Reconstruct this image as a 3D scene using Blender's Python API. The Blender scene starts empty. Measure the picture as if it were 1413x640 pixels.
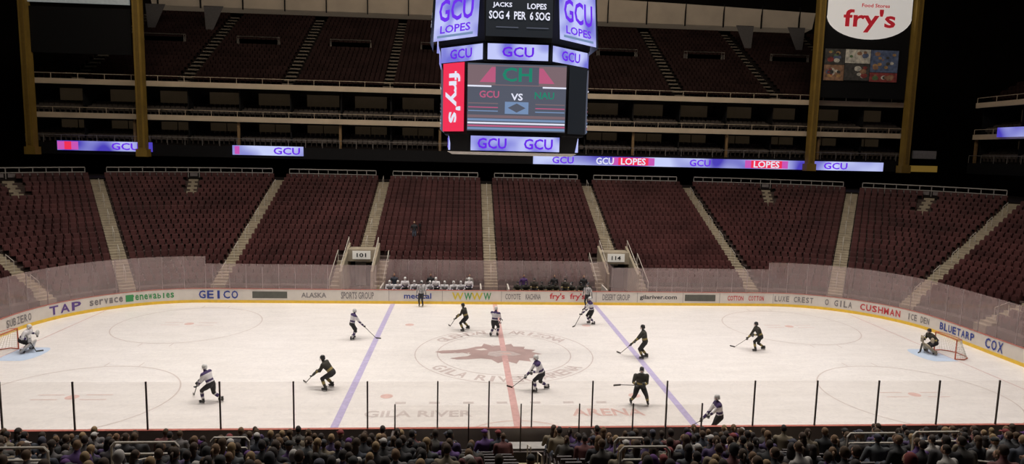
import bpy, math, random
import numpy as np
from mathutils import Vector, Matrix
random.seed(5)
sc=bpy.context.scene
col=sc.collection
R=math.radians
# ------------------------------------------------------------------ materials
MATS={}
def mat(name,c,rough=.6,metal=0,noise=.12,nscale=4.,em=0,emc=None,spec=.5,bump=0):
    if name in MATS:return MATS[name]
    m=bpy.data.materials.new(name);m.use_nodes=True;nt=m.node_tree;b=nt.nodes['Principled BSDF']
    b.inputs['Roughness'].default_value=rough;b.inputs['Metallic'].default_value=metal
    b.inputs['Specular IOR Level'].default_value=spec
    if noise>0:
        tc=nt.nodes.new('ShaderNodeTexCoord');n=nt.nodes.new('ShaderNodeTexNoise');n.inputs['Scale'].default_value=nscale;n.inputs['Detail'].default_value=4
        r=nt.nodes.new('ShaderNodeValToRGB');r.color_ramp.elements[0].position=.3;r.color_ramp.elements[1].position=.7
        r.color_ramp.elements[0].color=(*[max(0,x*(1-noise)) for x in c],1);r.color_ramp.elements[1].color=(*[min(1,x*(1+noise)) for x in c],1)
        nt.links.new(tc.outputs['Object'],n.inputs['Vector']);nt.links.new(n.outputs['Fac'],r.inputs['Fac']);nt.links.new(r.outputs['Color'],b.inputs['Base Color'])
        if bump>0:
            bp=nt.nodes.new('ShaderNodeBump');bp.inputs['Strength'].default_value=bump;nt.links.new(n.outputs['Fac'],bp.inputs['Height']);nt.links.new(bp.outputs['Normal'],b.inputs['Normal'])
    else: b.inputs['Base Color'].default_value=(*c,1)
    if em>0:
        b.inputs['Emission Color'].default_value=(*(emc or c),1);b.inputs['Emission Strength'].default_value=em
    MATS[name]=m;return m
def led_mat(name,c1,c2,scale,strength,axis=0):
    m=bpy.data.materials.new(name);m.use_nodes=True;nt=m.node_tree;b=nt.nodes['Principled BSDF']
    tc=nt.nodes.new('ShaderNodeTexCoord');w=nt.nodes.new('ShaderNodeTexNoise');w.inputs['Scale'].default_value=scale;w.inputs['Detail'].default_value=1
    r=nt.nodes.new('ShaderNodeValToRGB');r.color_ramp.elements[0].position=.38;r.color_ramp.elements[1].position=.62
    r.color_ramp.elements[0].color=(*c1,1);r.color_ramp.elements[1].color=(*c2,1)
    nt.links.new(tc.outputs['Object'],w.inputs['Vector']);nt.links.new(w.outputs['Fac'],r.inputs['Fac']);nt.links.new(r.outputs['Color'],b.inputs['Emission Color'])
    b.inputs['Base Color'].default_value=(.01,.01,.01,1);b.inputs['Emission Strength'].default_value=strength;b.inputs['Roughness'].default_value=.4
    MATS[name]=m;return m
def glass_mat(name,tint,dc,df,gf):
    m=bpy.data.materials.new(name);m.use_nodes=True;nt=m.node_tree;nt.nodes.clear();N=nt.nodes.new
    o=N('ShaderNodeOutputMaterial');t=N('ShaderNodeBsdfTransparent');t.inputs['Color'].default_value=(*tint,1)
    g=N('ShaderNodeBsdfGlossy');g.inputs['Roughness'].default_value=.08;d=N('ShaderNodeBsdfDiffuse')
    tc=N('ShaderNodeTexCoord');n=N('ShaderNodeTexNoise');n.inputs['Scale'].default_value=.6
    r=N('ShaderNodeValToRGB');r.color_ramp.elements[0].color=(*[x*.8 for x in dc],1);r.color_ramp.elements[1].color=(*[min(1,x*1.2) for x in dc],1)
    nt.links.new(tc.outputs['Object'],n.inputs['Vector']);nt.links.new(n.outputs['Fac'],r.inputs['Fac']);nt.links.new(r.outputs['Color'],d.inputs['Color'])
    a=N('ShaderNodeMixShader');a.inputs[0].default_value=gf;b=N('ShaderNodeMixShader');b.inputs[0].default_value=df
    nt.links.new(t.outputs[0],a.inputs[1]);nt.links.new(g.outputs[0],a.inputs[2]);nt.links.new(a.outputs[0],b.inputs[1]);nt.links.new(d.outputs[0],b.inputs[2]);nt.links.new(b.outputs[0],o.inputs['Surface'])
    MATS[name]=m;return m
def random_mat(name,cols,rough=.8):
    m=bpy.data.materials.new(name);m.use_nodes=True;nt=m.node_tree;b=nt.nodes['Principled BSDF'];b.inputs['Roughness'].default_value=rough
    oi=nt.nodes.new('ShaderNodeObjectInfo');mul=nt.nodes.new('ShaderNodeMath');mul.operation='MULTIPLY';mul.inputs[1].default_value=float(len(name)*7+3)
    fr=nt.nodes.new('ShaderNodeMath');fr.operation='FRACT';r=nt.nodes.new('ShaderNodeValToRGB');r.color_ramp.interpolation='CONSTANT'
    e=r.color_ramp.elements
    while len(e)<len(cols):e.new(.5)
    for i,c in enumerate(cols):
        e[i].position=i/len(cols)
    for i,c in enumerate(cols): e[i].color=(*c,1)
    nt.links.new(oi.outputs['Random'],mul.inputs[0]);nt.links.new(mul.outputs[0],fr.inputs[0]);nt.links.new(fr.outputs[0],r.inputs['Fac']);nt.links.new(r.outputs['Color'],b.inputs['Base Color'])
    MATS[name]=m;return m

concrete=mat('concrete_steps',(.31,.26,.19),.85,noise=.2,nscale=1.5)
concrete_shade=mat('concrete_riser_shade',(.062,.040,.034),.9,noise=.2,nscale=1.)  # maroon shadow between the seat rows is put into the riser colour
maroon=mat('maroon_seat_plastic',(.070,.024,.023),.55,noise=.35,nscale=.35,spec=.25)
seat_dk=mat('dark_seat_plastic',(.03,.02,.022),.5,noise=.2,nscale=.5)
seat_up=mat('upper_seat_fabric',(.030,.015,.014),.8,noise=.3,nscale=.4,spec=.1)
black=mat('black_paint',(.008,.008,.009),.7,noise=.1,spec=.2)
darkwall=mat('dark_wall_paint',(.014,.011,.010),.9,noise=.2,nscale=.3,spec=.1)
beige=mat('beige_fascia_paint',(.68,.56,.42),.7,noise=.1,nscale=.5)
gold=mat('mustard_column_paint',(.30,.19,.035),.6,noise=.2,nscale=.5)
greym=mat('grey_metal',(.35,.34,.33),.5,metal=.2,noise=.1)
railw=mat('pale_rail_paint',(.5,.46,.40),.5,noise=.08)
boardw=mat('white_board_plastic',(.62,.57,.52),.35,noise=.05,nscale=2)
yellow=mat('yellow_kickplate',(.75,.48,.04),.4,noise=.08)
redcap=mat('red_dasher_cap',(.42,.13,.10),.45,noise=.1)
steel_dk=mat('dark_steel_post',(.07,.055,.045),.5,metal=.3,noise=.1)

# ------------------------------------------------------------------ mesh builder
class MB:
    def __init__(s): s.v=[];s.f=[];s.m=[]
    def add(s,vs,fs,m=0,M=None):
        o=len(s.v)
        if M is not None: vs=[tuple(M@Vector(v)) for v in vs]
        s.v.extend([tuple(v) for v in vs]); s.f.extend([tuple(i+o for i in f) for f in fs]); s.m.extend([m]*len(fs))
    def box(s,c,d,m=0,M=None):
        x,y,z=d[0]/2,d[1]/2,d[2]/2
        vs=[(c[0]+a*x,c[1]+b*y,c[2]+e*z) for a in(-1,1) for b in(-1,1) for e in(-1,1)]
        s.add(vs,[(0,1,3,2),(4,6,7,5),(0,4,5,1),(2,3,7,6),(0,2,6,4),(1,5,7,3)],m,M)
    def rect(s,M,x,y,w,h,m,z=.02):
        s.add([(x-w/2,y-h/2,z),(x+w/2,y-h/2,z),(x+w/2,y+h/2,z),(x-w/2,y+h/2,z)],[(0,1,2,3)],m,M)
    def disc(s,M,x,y,rx,ry,m,z=.02):
        s.add([(x+rx*math.cos(R(18*i)),y+ry*math.sin(R(18*i)),z) for i in range(20)],[tuple(range(20))],m,M)
    def tube(s,pts,rad,m=0,n=6,M=None,cap=True,sq=None):
        pts=[Vector(p) for p in pts]
        if not hasattr(rad,'__len__'): rad=[rad]*len(pts)
        vs=[];fs=[]
        ref=None
        for i,p in enumerate(pts):
            d=(pts[min(i+1,len(pts)-1)]-pts[max(i-1,0)]).normalized()
            if ref is None:
                ref=Vector((1,0,0)) if abs(d.x)<.8 else Vector((0,1,0))
            a=(ref-d*ref.dot(d)).normalized();ref=a;b=d.cross(a)
            for k in range(n):
                t=2*math.pi*k/n; q=p+(a*math.cos(t)+b*math.sin(t))*rad[i]; vs.append(tuple(q))
        for i in range(len(pts)-1):
            for k in range(n):
                fs.append((i*n+k,i*n+(k+1)%n,(i+1)*n+(k+1)%n,(i+1)*n+k))
        if cap: fs.append(tuple(range(n-1,-1,-1)));fs.append(tuple((len(pts)-1)*n+k for k in range(n)))
        s.add(vs,fs,m,M)
    def ell(s,c,r,m=0,M=None,nu=10,nv=7,fn=None):
        vs=[(0,0,1)];fs=[]
        for i in range(1,nv):
            t=math.pi*i/nv
            for k in range(nu):
                a=2*math.pi*k/nu; vs.append((math.sin(t)*math.cos(a),math.sin(t)*math.sin(a),math.cos(t)))
        vs.append((0,0,-1))
        for k in range(nu): fs.append((0,1+k,1+(k+1)%nu))
        for i in range(nv-2):
            for k in range(nu): fs.append((1+i*nu+k,1+(i+1)*nu+k,1+(i+1)*nu+(k+1)%nu,1+i*nu+(k+1)%nu))
        L=len(vs)-1
        for k in range(nu): fs.append((L,1+(nv-2)*nu+(k+1)%nu,1+(nv-2)*nu+k))
        if fn: vs=[fn(v) for v in vs]
        vs=[(c[0]+v[0]*r[0],c[1]+v[1]*r[1],c[2]+v[2]*r[2]) for v in vs]
        s.add(vs,fs,m,M)
    def loft(s,rings,m=0,M=None):
        n=len(rings[0]);vs=[v for r in rings for v in r];fs=[]
        for i in range(len(rings)-1):
            for k in range(n): fs.append((i*n+k,i*n+(k+1)%n,(i+1)*n+(k+1)%n,(i+1)*n+k))
        fs.append(tuple(range(n-1,-1,-1)));fs.append(tuple((len(rings)-1)*n+k for k in range(n)))
        s.add(vs,fs,m,M)
    def text(s,body,w,h,M,m,z=.03,x=0,y=0):
        vs,fs=text_geo(body); s.add([(x+a*w,y+b*h,z) for a,b in vs],fs,m,M)
    def mesh(s,name,mats,smooth=False):
        me=bpy.data.meshes.new(name);me.from_pydata(s.v,[],s.f)
        for k in mats:me.materials.append(k)
        me.polygons.foreach_set('material_index',s.m)
        if smooth: me.polygons.foreach_set('use_smooth',[True]*len(s.f))
        me.update();return me
    def obj(s,name,mats,smooth=False,parent=None,loc=None,rot=None):
        return mkobj(name,s.mesh(name,mats,smooth),parent,loc,rot)
def mkobj(name,me,parent=None,loc=None,rot=None):
    o=bpy.data.objects.new(name,me);col.objects.link(o)
    if parent:o.parent=parent
    if loc is not None:o.location=loc
    if rot is not None:o.rotation_euler=(0,0,rot)
    return o
def empty(name,loc=(0,0,0)):
    return mkobj(name,None,None,loc)
_tc={}
def text_geo(body):
    if body in _tc:return _tc[body]
    c=bpy.data.curves.new('t','FONT');c.body=body;c.offset=.022;c.resolution_u=2
    o=bpy.data.objects.new('t',c);col.objects.link(o);bpy.context.view_layer.update()
    dg=bpy.context.evaluated_depsgraph_get();me=bpy.data.meshes.new_from_object(o.evaluated_get(dg))
    xs=[v.co.x for v in me.vertices];ys=[v.co.y for v in me.vertices]
    x0,x1,y0,y1=min(xs),max(xs),min(ys),max(ys)
    vs=[((v.co.x-x0)/(x1-x0)-.5,(v.co.y-y0)/(y1-y0)-.5) for v in me.vertices];fs=[tuple(p.vertices) for p in me.polygons]
    bpy.data.objects.remove(o);bpy.data.meshes.remove(me);_tc[body]=(vs,fs);return vs,fs
def frame(right,up,pos):
    r=Vector(right).normalized();u=Vector(up).normalized();n=r.cross(u)
    return Matrix(((r.x,u.x,n.x,pos[0]),(r.y,u.y,n.y,pos[1]),(r.z,u.z,n.z,pos[2]),(0,0,0,1)))
def inst(base,tb,pl,moff=0):
    tv=np.array(tb.v);P=np.array(pl);c=np.cos(P[:,3])[:,None];s=np.sin(P[:,3])[:,None]
    X=tv[None,:,0]*c-tv[None,:,1]*s+P[:,0:1];Y=tv[None,:,0]*s+tv[None,:,1]*c+P[:,1:2];Z=tv[None,:,2]+P[:,2:3]+0*X
    V=np.stack([X,Y,Z],-1).reshape(-1,3);F=np.array(tb.f);o=len(base.v)
    FF=(F[None]+(np.arange(len(P))*len(tv))[:,None,None]+o).reshape(-1,4)
    base.v.extend(V.tolist());base.f.extend(FF.tolist());base.m.extend([q+moff for q in tb.m]*len(P))

# ------------------------------------------------------------------ rink outline
HX,HY,CR=30.48,12.95,8.53;SX,SY=HX-CR,HY-CR
def loop(r,n=14):
    o=[]
    for (cx,cy,a0) in((SX,SY,0),(-SX,SY,90),(-SX,-SY,180),(SX,-SY,270)):
        for i in range(n+1):
            a=R(a0+90*i/n);o.append((cx+(CR+r)*math.cos(a),cy+(CR+r)*math.sin(a),math.cos(a),math.sin(a)))
    return o
def sweep(mb,prof,m,closed=False,n=14,zf=None):
    L=[loop(r,n) for r,z in prof];N=len(L[0]);vs=[];fs=[]
    for k,(r,z) in enumerate(prof):
        for q in L[k]: vs.append((q[0],q[1],z+(zf(q[3]) if zf else 0)))
    K=len(prof)
    for k in range(K if closed else K-1):
        k2=(k+1)%K
        for i in range(N): fs.append((k*N+i,k*N+(i+1)%N,k2*N+(i+1)%N,k2*N+i))
    mb.add(vs,fs,m)
def bframe(s,r,z):
    g=1 if s>=0 else -1;a=abs(s)
    if a<=SX:p=(s,HY+r);n=(0,-1)
    else:
        ph=(a-SX)/CR
        if ph<=math.pi/2:p=(g*(SX+(CR+r)*math.sin(ph)),SY+(CR+r)*math.cos(ph));n=(-g*math.sin(ph),-math.cos(ph))
        else:p=(g*(HX+r),SY-(a-SX-CR*math.pi/2));n=(-g,0)
    return frame((-n[1],n[0],0),(0,0,1),(p[0],p[1],z))

# ------------------------------------------------------------------ floor, walls, ceiling
f=MB();f.box((0,0,-.16),(170,150,.2));f.obj('floor',[darkwall])
for nm,c,d in(('wall_north',(0,66,20),(170,.6,40.5)),('wall_south',(0,-66,20),(170,.6,40.5)),('wall_east',(82,0,20),(.6,132,40.5)),('wall_west',(-82,0,20),(.6,132,40.5)),('ceiling',(0,0,40.4),(170,133,.5))):
    w=MB();w.box(c,d);w.obj(nm,[darkwall])

# ------------------------------------------------------------------ ice
icem=bpy.data.materials.new('ice_surface');icem.use_nodes=True;nt=icem.node_tree;b=nt.nodes['Principled BSDF']
tc=nt.nodes.new('ShaderNodeTexCoord');mp=nt.nodes.new('ShaderNodeMapping');mp.inputs['Scale'].default_value=(.25,1.2,1)
n1=nt.nodes.new('ShaderNodeTexNoise');n1.inputs['Scale'].default_value=1.2;n1.inputs['Detail'].default_value=9;n1.inputs['Roughness'].default_value=.7
r1=nt.nodes.new('ShaderNodeValToRGB');r1.color_ramp.elements[0].position=.3;r1.color_ramp.elements[1].position=.7
r1.color_ramp.elements[0].color=(.71,.675,.655,1);r1.color_ramp.elements[1].color=(.82,.785,.77,1)
nt.links.new(tc.outputs['Object'],mp.inputs['Vector']);nt.links.new(mp.outputs[0],n1.inputs['Vector']);nt.links.new(n1.outputs['Fac'],r1.inputs['Fac'])
n2=nt.nodes.new('ShaderNodeTexNoise');n2.inputs['Scale'].default_value=3.5;n2.inputs['Detail'].default_value=12;n2.inputs['Roughness'].default_value=.8;n2.inputs['Distortion'].default_value=1.5
r2=nt.nodes.new('ShaderNodeValToRGB');r2.color_ramp.elements[0].position=.40;r2.color_ramp.elements[1].position=.56;r2.color_ramp.elements[0].color=(.86,.86,.88,1);r2.color_ramp.elements[1].color=(1,1,1,1)
mx=nt.nodes.new('ShaderNodeMix');mx.data_type='RGBA';mx.blend_type='MULTIPLY';mx.inputs[0].default_value=.8
nt.links.new(tc.outputs['Object'],n2.inputs['Vector']);nt.links.new(n2.outputs['Fac'],r2.inputs['Fac'])
nt.links.new(r1.outputs['Color'],mx.inputs[6]);nt.links.new(r2.outputs['Color'],mx.inputs[7]);nt.links.new(mx.outputs[2],b.inputs['Base Color'])
b.inputs['Roughness'].default_value=.28;b.inputs['Specular IOR Level'].default_value=.4
ib=MB();q=loop(0);ib.add([(x,y,0) for x,y,_,_ in q],[tuple(range(len(q)))],0);ib.obj('ice_rink_surface',[icem])
mk=MB()
paintm=[mat('ice_paint_blue',(.45,.40,.60),.35,noise=.12),mat('ice_paint_red',(.60,.37,.36),.35,noise=.12),mat('ice_paint_faint',(.57,.50,.48),.35,noise=.08),mat('ice_paint_crease',(.50,.60,.76),.35,noise=.05),
 mat('ice_paint_logo',(.43,.31,.30),.35,noise=.12,nscale=1),mat('ice_paint_grey',(.56,.50,.49),.35,noise=.1),mat('ice_paint_pink',(.66,.46,.43),.35,noise=.1),mat('ice_paint_pale',(.72,.66,.63),.35,noise=.03),mat('ice_paint_ring',(.54,.46,.45),.35,noise=.1)]
def flat(pts,m,z=.006): mk.add([(x,y,z) for x,y in pts],[tuple(range(len(pts)))],m)
def ringm(cx,cy,r,w,m,a0=0,a1=360,z=.006,n=64):
    vs=[];fs=[]
    for i in range(n+1):
        a=R(a0+(a1-a0)*i/n)
        for k in(r-w/2,r+w/2):vs.append((cx+k*math.cos(a),cy+k*math.sin(a),z))
    for i in range(n):fs.append((2*i,2*i+1,2*i+3,2*i+2))
    mk.add(vs,fs,m)
def lrect(x0,x1,y0,y1,m,z=.006): flat([(x0,y0),(x1,y0),(x1,y1),(x0,y1)],m,z)
YB=HY-.02
lrect(-.17,.17,-YB,YB,1,.008)
for s in(-1,1):
    lrect(s*7.9-.17,s*7.9+.17,-YB,YB,0,.008)
    gx=27.9 if s<0 else 27.3
    lrect(s*gx-.03,s*gx+.03,-10.4,10.4,1)
    pts=[(s*gx,-1.25),(s*(gx-1.4),-1.25)]+[(s*(gx-1.4-.5*math.cos(t)),1.25*math.sin(t)) for t in [R(-75+15*i) for i in range(11)]]+[(s*(gx-1.4),1.25),(s*gx,1.25)]
    flat(pts,3,.005)
    for t in(-1,1):
        ringm(s*20.7,t*6.7,4.57,.07,2);ringm(s*20.7,t*6.7,.15,.3,6)
        ringm(s*6.1,t*6.7,.15,.3,6)
        for a in(-1,1):
            for c_ in(-1,1):
                lrect(s*20.7+a*.9-.03,s*20.7+a*.9+.03,t*6.7+c_*4.57+(0 if c_>0 else -.6),t*6.7+c_*4.57+(.6 if c_>0 else 0),2)
                lrect(s*20.7+a*1.1-.6,s*20.7+a*1.1+.6,t*6.7+c_*.3-.03,t*6.7+c_*.3+.03,6)
ringm(0,.3,5.25,.06,8);ringm(0,.3,3.95,.06,8);ringm(0,-HY+.2,3.0,.06,6,0,180)
def arctext(body,cx,cy,r,a0,a1,hh,m,flip):
    n=len(body)
    for i,ch in enumerate(body):
        if ch==' ':continue
        a=R(a0+(a1-a0)*(i+.5)/n);u=(math.cos(a),math.sin(a),0)
        if flip:u=(-u[0],-u[1],0)
        rt=(u[1],-u[0],0)
        mk.text(ch,.62*(.35 if ch=='I' else 1),hh,frame(rt,u,(cx+r*math.cos(a),cy+r*math.sin(a),0)),m,z=.007)
arctext('GILA RIVER ARENA',0,.3,4.6,212,328,.85,8,True)
arctext('GLENDALE ARIZONA',0,.3,4.6,148,32,.8,8,False)
# howling coyote head emblem
lg=[(-3.9,.75),(-3.45,1.05),(-2.7,1.15),(-2.0,1.45),(-1.45,1.95),(-1.1,2.05),(-.95,2.75),(-.45,2.25),(.15,2.3),(.75,2.7),(.85,2.05),(1.55,1.95),(1.45,1.45),(2.15,1.2),(1.85,.75),(2.45,.25),(1.9,.0),(2.2,-.7),(1.6,-.7),(1.65,-1.45),(1.0,-1.15),(.8,-1.9),(.2,-1.3),(-.25,-1.8),(-.6,-1.0),(-1.2,-.75),(-1.9,-.95),(-2.6,-1.0),(-3.0,-.75),(-2.5,-.45),(-1.95,-.25),(-1.75,.15),(-2.2,.45),(-2.9,.4),(-3.5,.35)]
lg=[(x-.2,y*.85-.1) for x,y in lg];flat(lg,4,.007)
flat([(-1.75,1.0),(-1.2,1.25),(-.95,.95),(-1.35,.8)],7,.009);flat([(-.75,1.75),(-.65,2.0),(-.45,1.8),(-.6,1.6)],8,.009)
flat([(-.9,.5),(-.2,.75),(.5,.55),(1.0,.0),(.5,-.25),(.0,-.1),(-.5,-.45),(-1.0,-.1)],8,.009);flat([(-.3,.35),(.3,.4),(.45,.1),(0,-.0)],6,.011)
for x in(-3.0,-2.6,-2.2): flat([(x,.33),(x+.18,.33),(x+.09,.12)],7,.009)
mk.text('GILA RIVER',4.9,.75,frame((1,0,0),(0,1,0),(-4.4,-8.9,0)),5,z=.008)
mk.text('ARENA',3.4,.85,frame((1,0,0),(0,1,0),(4.3,-8.8,0)),6,z=.008)
for i in range(7): lrect(-5.6+i*1.6,-5.1+i*1.6,-7.7,-7.45,5)
mk.obj('ice_markings',paintm)

# ------------------------------------------------------------------ boards, glass
bd=MB()
sweep(bd,[(0,0),(0,1.07),(.12,1.07),(.12,0)],0)
sweep(bd,[(-.012,0),(-.012,.22),(0,.22)],1)
sweep(bd,[(-.02,1.07),(-.02,1.10),(.14,1.10),(.14,1.07)],2,closed=True)
bd.obj('dasher_boards',[boardw,yellow,redcap])
inkc=[mat('ink_black',(.04,.035,.04),.5,noise=0),mat('ink_blue',(.02,.045,.26),.5,noise=0),mat('ink_red',(.5,.04,.05),.5,noise=0),mat('ink_green',(.04,.25,.08),.5,noise=0),mat('ink_purple',(.10,.05,.22),.5,noise=0),mat('ink_yellow',(.6,.45,.03),.5,noise=0),mat('ink_grey',(.20,.18,.18),.5,noise=0),mat('ink_charcoal',(.09,.09,.075),.5,noise=.1)]
ad=MB()
for s,w,t,c,h in((-31.3,2.3,'TAP',4,.6),(-28.6,2.2,'service',6,.4),(-25.6,2.9,'renewables',3,.4),(-21.0,3.0,'GEICO',1,.62),(-13.9,1.9,'ALASKA',6,.4),(-10.6,2.5,'SPORTS GROUP',6,.55),(-6.0,2.1,'medical',1,.45),
 (-2.9,.9,'W',5,.58),(-2.1,.6,'W',3,.58),(-1.4,.9,'W',5,.58),(-.6,.6,'W',3,.58),(1.4,1.2,'COYOTE',6,.45),(3.0,1.2,'KACHINA',6,.45),(4.9,1.2,"fry's",2,.6),(6.5,1.2,"fry's",2,.6),(9.6,2.2,'DESERT GROUP',6,.5),(13.0,3.0,'gilariver.com',0,.44),(19.3,1.3,'COTTON',2,.4),(21.0,1.3,'COTTON',2,.4),
 (24.0,3.0,'LUXE CREST',6,.45),(27.3,2.0,'O GILA',6,.5),(30.3,3.0,'CUSHMAN',2,.5),(33.2,1.8,'ICE DEN',6,.45),(36.6,3.2,'BLUETARP',1,.5),(39.8,1.5,'COX',1,.65),(-34.8,2.2,'SUBZERO',6,.5),(-38.5,2.,'TOYS',2,.45)):
    if abs(s)<20.5: ad.text(t,w,h,bframe(s,0,.64),c,z=.016)
    else:
        n=len(t)
        for i,ch in enumerate(t):
            if ch==' ':continue
            ad.text(ch,w/n*(.82 if ch not in 'IlJ' else .3),h,bframe(s+w*((i+.5)/n-.5),0,.64),c,z=.03)
for s,w in((-17.2,2.6),(16.4,2.5)): ad.rect(bframe(s,0,.64),0,0,w,.52,7,.016)
ad.rect(bframe(-27.1,0,.64),0,0,.5,.5,3,.03)
for s in(-8.2,-4.1,.5,8.0,11.3,15,18,22.4): 
    ad.rect(bframe(s,0,.64),0,0,.03,.8,6,.016)
ad.obj('board_advertising_lettering',inkc)
clear=glass_mat('arena_glass_clear',(.97,.96,.95),(.6,.5,.5),.025,.03)
painted_haze=glass_mat('arena_glass_painted_haze',(.93,.88,.88),(.66,.50,.49),.26,.06)  # mauve diffuse mix paints the ice's reflected haze onto the glass
gl=MB()
def strip(mb,pts,z0,z1,m):
    vs=[];fs=[]
    for x,y in pts:vs+= [(x,y,z0),(x,y,z1)]
    for i in range(len(pts)-1):fs.append((2*i,2*i+2,2*i+3,2*i+1))
    mb.add(vs,fs,m)
def corner(sx,sy,n=9,r=.06):
    return [(sx*(SX+(CR+r)*math.sin(R(90*i/n))),sy*(SY+(CR+r)*math.cos(R(90*i/n)))) for i in range(n+1)]
yb=HY+.06
for sx in(-1,1):
    strip(gl,[(sx*9.2,yb),(sx*SX,yb)],1.1,3.0,1)
    strip(gl,corner(sx,1),1.1,3.55,1)
    strip(gl,[(sx*(HX+.06),SY),(sx*(HX+.06),-SY)],1.1,3.55,1)
    strip(gl,corner(sx,-1),1.1,3.3,0)
strip(gl,[(-9.2,15.3),(9.2,15.3)],.6,3.1,1);strip(gl,[(-9.2,yb),(-9.2,15.3)],1.1,3.1,1);strip(gl,[(9.2,yb),(9.2,15.3)],1.1,3.1,1)
strip(gl,[(-SX,-yb),(SX,-yb)],1.1,2.98,0)
strip(gl,[(-4.9,-14.9),(6.5,-14.9)],1.0,2.75,0)
nearX=[-22.2,-19.6,-17.0,-14.35,-11.65,-8.9,-6.1,-3.4,-1.4,.3,2.7,5.7,9.3,11.9,14.5,17.1,19.7,22.2]
for x in nearX: gl.box((x,-yb,2.03),(.055,.05,1.92),2)
for x in(-4.85,-2.2,-.3,1.85,3.85,5.1,6.45): gl.box((x,-14.9,1.9),(.045,.05,1.8),2)
for sx in(-1,1):
    x=9.2
    while x<SX: gl.box((sx*x,yb,2.05),(.03,.03,1.9),3);x+=1.22
    for sy,hh in((1,2.45),(-1,2.2)):
        for (x,y) in corner(sx,sy): gl.box((x,y,1.1+hh/2),(.04,.04,hh),3 if sy>0 else 2)
    for y in(-3,-1.5,0,1.5,3): gl.box((sx*(HX+.06),y,2.32),(.04,.04,2.45),3)
for i in range(9): gl.box((-9.2+i*2.3,15.3,1.9),(.03,.03,2.5),3)
gl.obj('rink_safety_glass',[clear,painted_haze,steel_dk,mat('pale_seam_metal',(.32,.26,.26),.4,metal=.2,noise=0)])

pb=MB();pb.box((.8,-14.95,.5),(11.8,.1,1.0));
for x in(-5.1,-1.4,2.7,6.7): pb.box((x,-14.0,.52),(.08,1.8,1.04))
for x0,x1 in((-4.7,-1.8),(3.1,6.3)): pb.box(((x0+x1)/2,-14.5,.42),(x1-x0,.35,.06),1);pb.box((x0+.2,-14.5,.2),(.06,.3,.4),1);pb.box((x1-.2,-14.5,.2),(.06,.3,.4),1)
pb.box((.6,-13.9,.74),(3.4,.6,.05),1);pb.box((-.9,-13.9,.36),(.06,.5,.72),1);pb.box((2.1,-13.9,.36),(.06,.5,.72),1)
pb.obj('penalty_box_enclosure',[mat('penalty_box_panel',(.07,.055,.05),.6,noise=.15),greym])

# ------------------------------------------------------------------ goals
netm=mat('net_cord_white',(.62,.6,.56),.8,noise=0);goalred=mat('goal_frame_red',(.45,.10,.05),.4,noise=.1)
def goal(s,gx):
    g=MB();W,H=.915,1.22
    g.tube([(0,-W,0),(0,-W,H),(0,W,H),(0,W,0)],.04,0,8)
    base=[(0,-W,.03),(.5,-W-.12,.03),(.95,-W+.2,.03),(1.12,-.3,.03),(1.12,.3,.03),(.95,W-.2,.03),(.5,W+.12,.03),(0,W,.03)]
    g.tube(base,.03,0,6)
    top=[(0,-W,H),(.35,-W+.05,H-.02),(.5,-.4,H-.03),(.5,.4,H-.03),(.35,W-.05,H-.02),(0,W,H)]
    g.tube(top,.022,0,6)
    def samp(P,t):
        t*=len(P)-1;i=min(int(t),len(P)-2);return Vector(P[i]).lerp(Vector(P[i+1]),t-i)
    for i in range(25): g.tube([samp(base,i/24),samp(top,i/24)],.009,1,3,cap=False)
    for j in range(1,10): g.tube([samp(base,i/14).lerp(samp(top,i/14),j/10) for i in range(15)],.009,1,3,cap=False)
    for i in range(9):
        y=-.8+.2*i; g.tube([(0,y,H),(.48,y*.9,H-.02)],.009,1,3,cap=False)
    g.obj('hockey_goal',[goalred,netm],loc=(s*gx,.0,0.01),rot=0 if s>0 else math.pi)
goal(-1,27.9);goal(1,27.3)

# ------------------------------------------------------------------ seating bowl
seatA=MB()
def boxq(mb,c,d,rx,m=0):
    mb.box((0,0,0),d,m,Matrix.Translation(c)@Matrix.Rotation(rx,4,'X'))
boxq(seatA,(0,-.24,.62),(.46,.05,.50),R(12));boxq(seatA,(0,-.10,.60),(.42,.06,.38),R(4))
boxq(seatA,(-.25,-.14,.33),(.035,.30,.60),0);seatA.m=[0]*len(seatA.f)
seatB=MB();boxq(seatB,(0,-.24,.66),(.46,.05,.48),R(12));boxq(seatB,(0,-.02,.42),(.44,.40,.06),0);boxq(seatB,(-.25,-.08,.33),(.035,.36,.64),0)
NR=22;DEP=.85;R0=2.6
def slope(ny): return .3925+.0175*ny
def ztop(ny): return .85+slope(ny)*DEP*NR
XA=[-22,-11.1,-.2,10.7,21.8]
def sec_point(S,u,r):
    if S[0]=='S':
        x=S[2]+(S[3]-S[2])*u; return x,S[1]*(HY+r),0,S[1]
    if S[0]=='E':
        y=S[2]+(S[3]-S[2])*u; return S[1]*(HX+r),y,S[1],0
    _,sx,sy,a0,a1=S;a=R(a0+(a1-a0)*u)
    return sx*(SX+(CR+r)*math.sin(a)),sy*(SY+(CR+r)*math.cos(a)),sx*math.sin(a),sy*math.cos(a)
def sec_len(S,r):
    if S[0]=='A':return (CR+r)*R(S[4]-S[3])
    return abs(S[3]-S[2])
secs=[]
for sy in(1,-1):
    for i in range(4):secs.append(('S',sy,XA[i],XA[i+1]))
    for sx in(-1,1):
        for a0,a1 in((0,33),(33,60),(60,90)):secs.append(('A',sx,sy,a0,a1))
for sx in(-1,1):secs.append(('E',sx,-SY,SY))
PORT=(-11.1,10.7)
halfA=(16.5,46.5)
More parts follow.
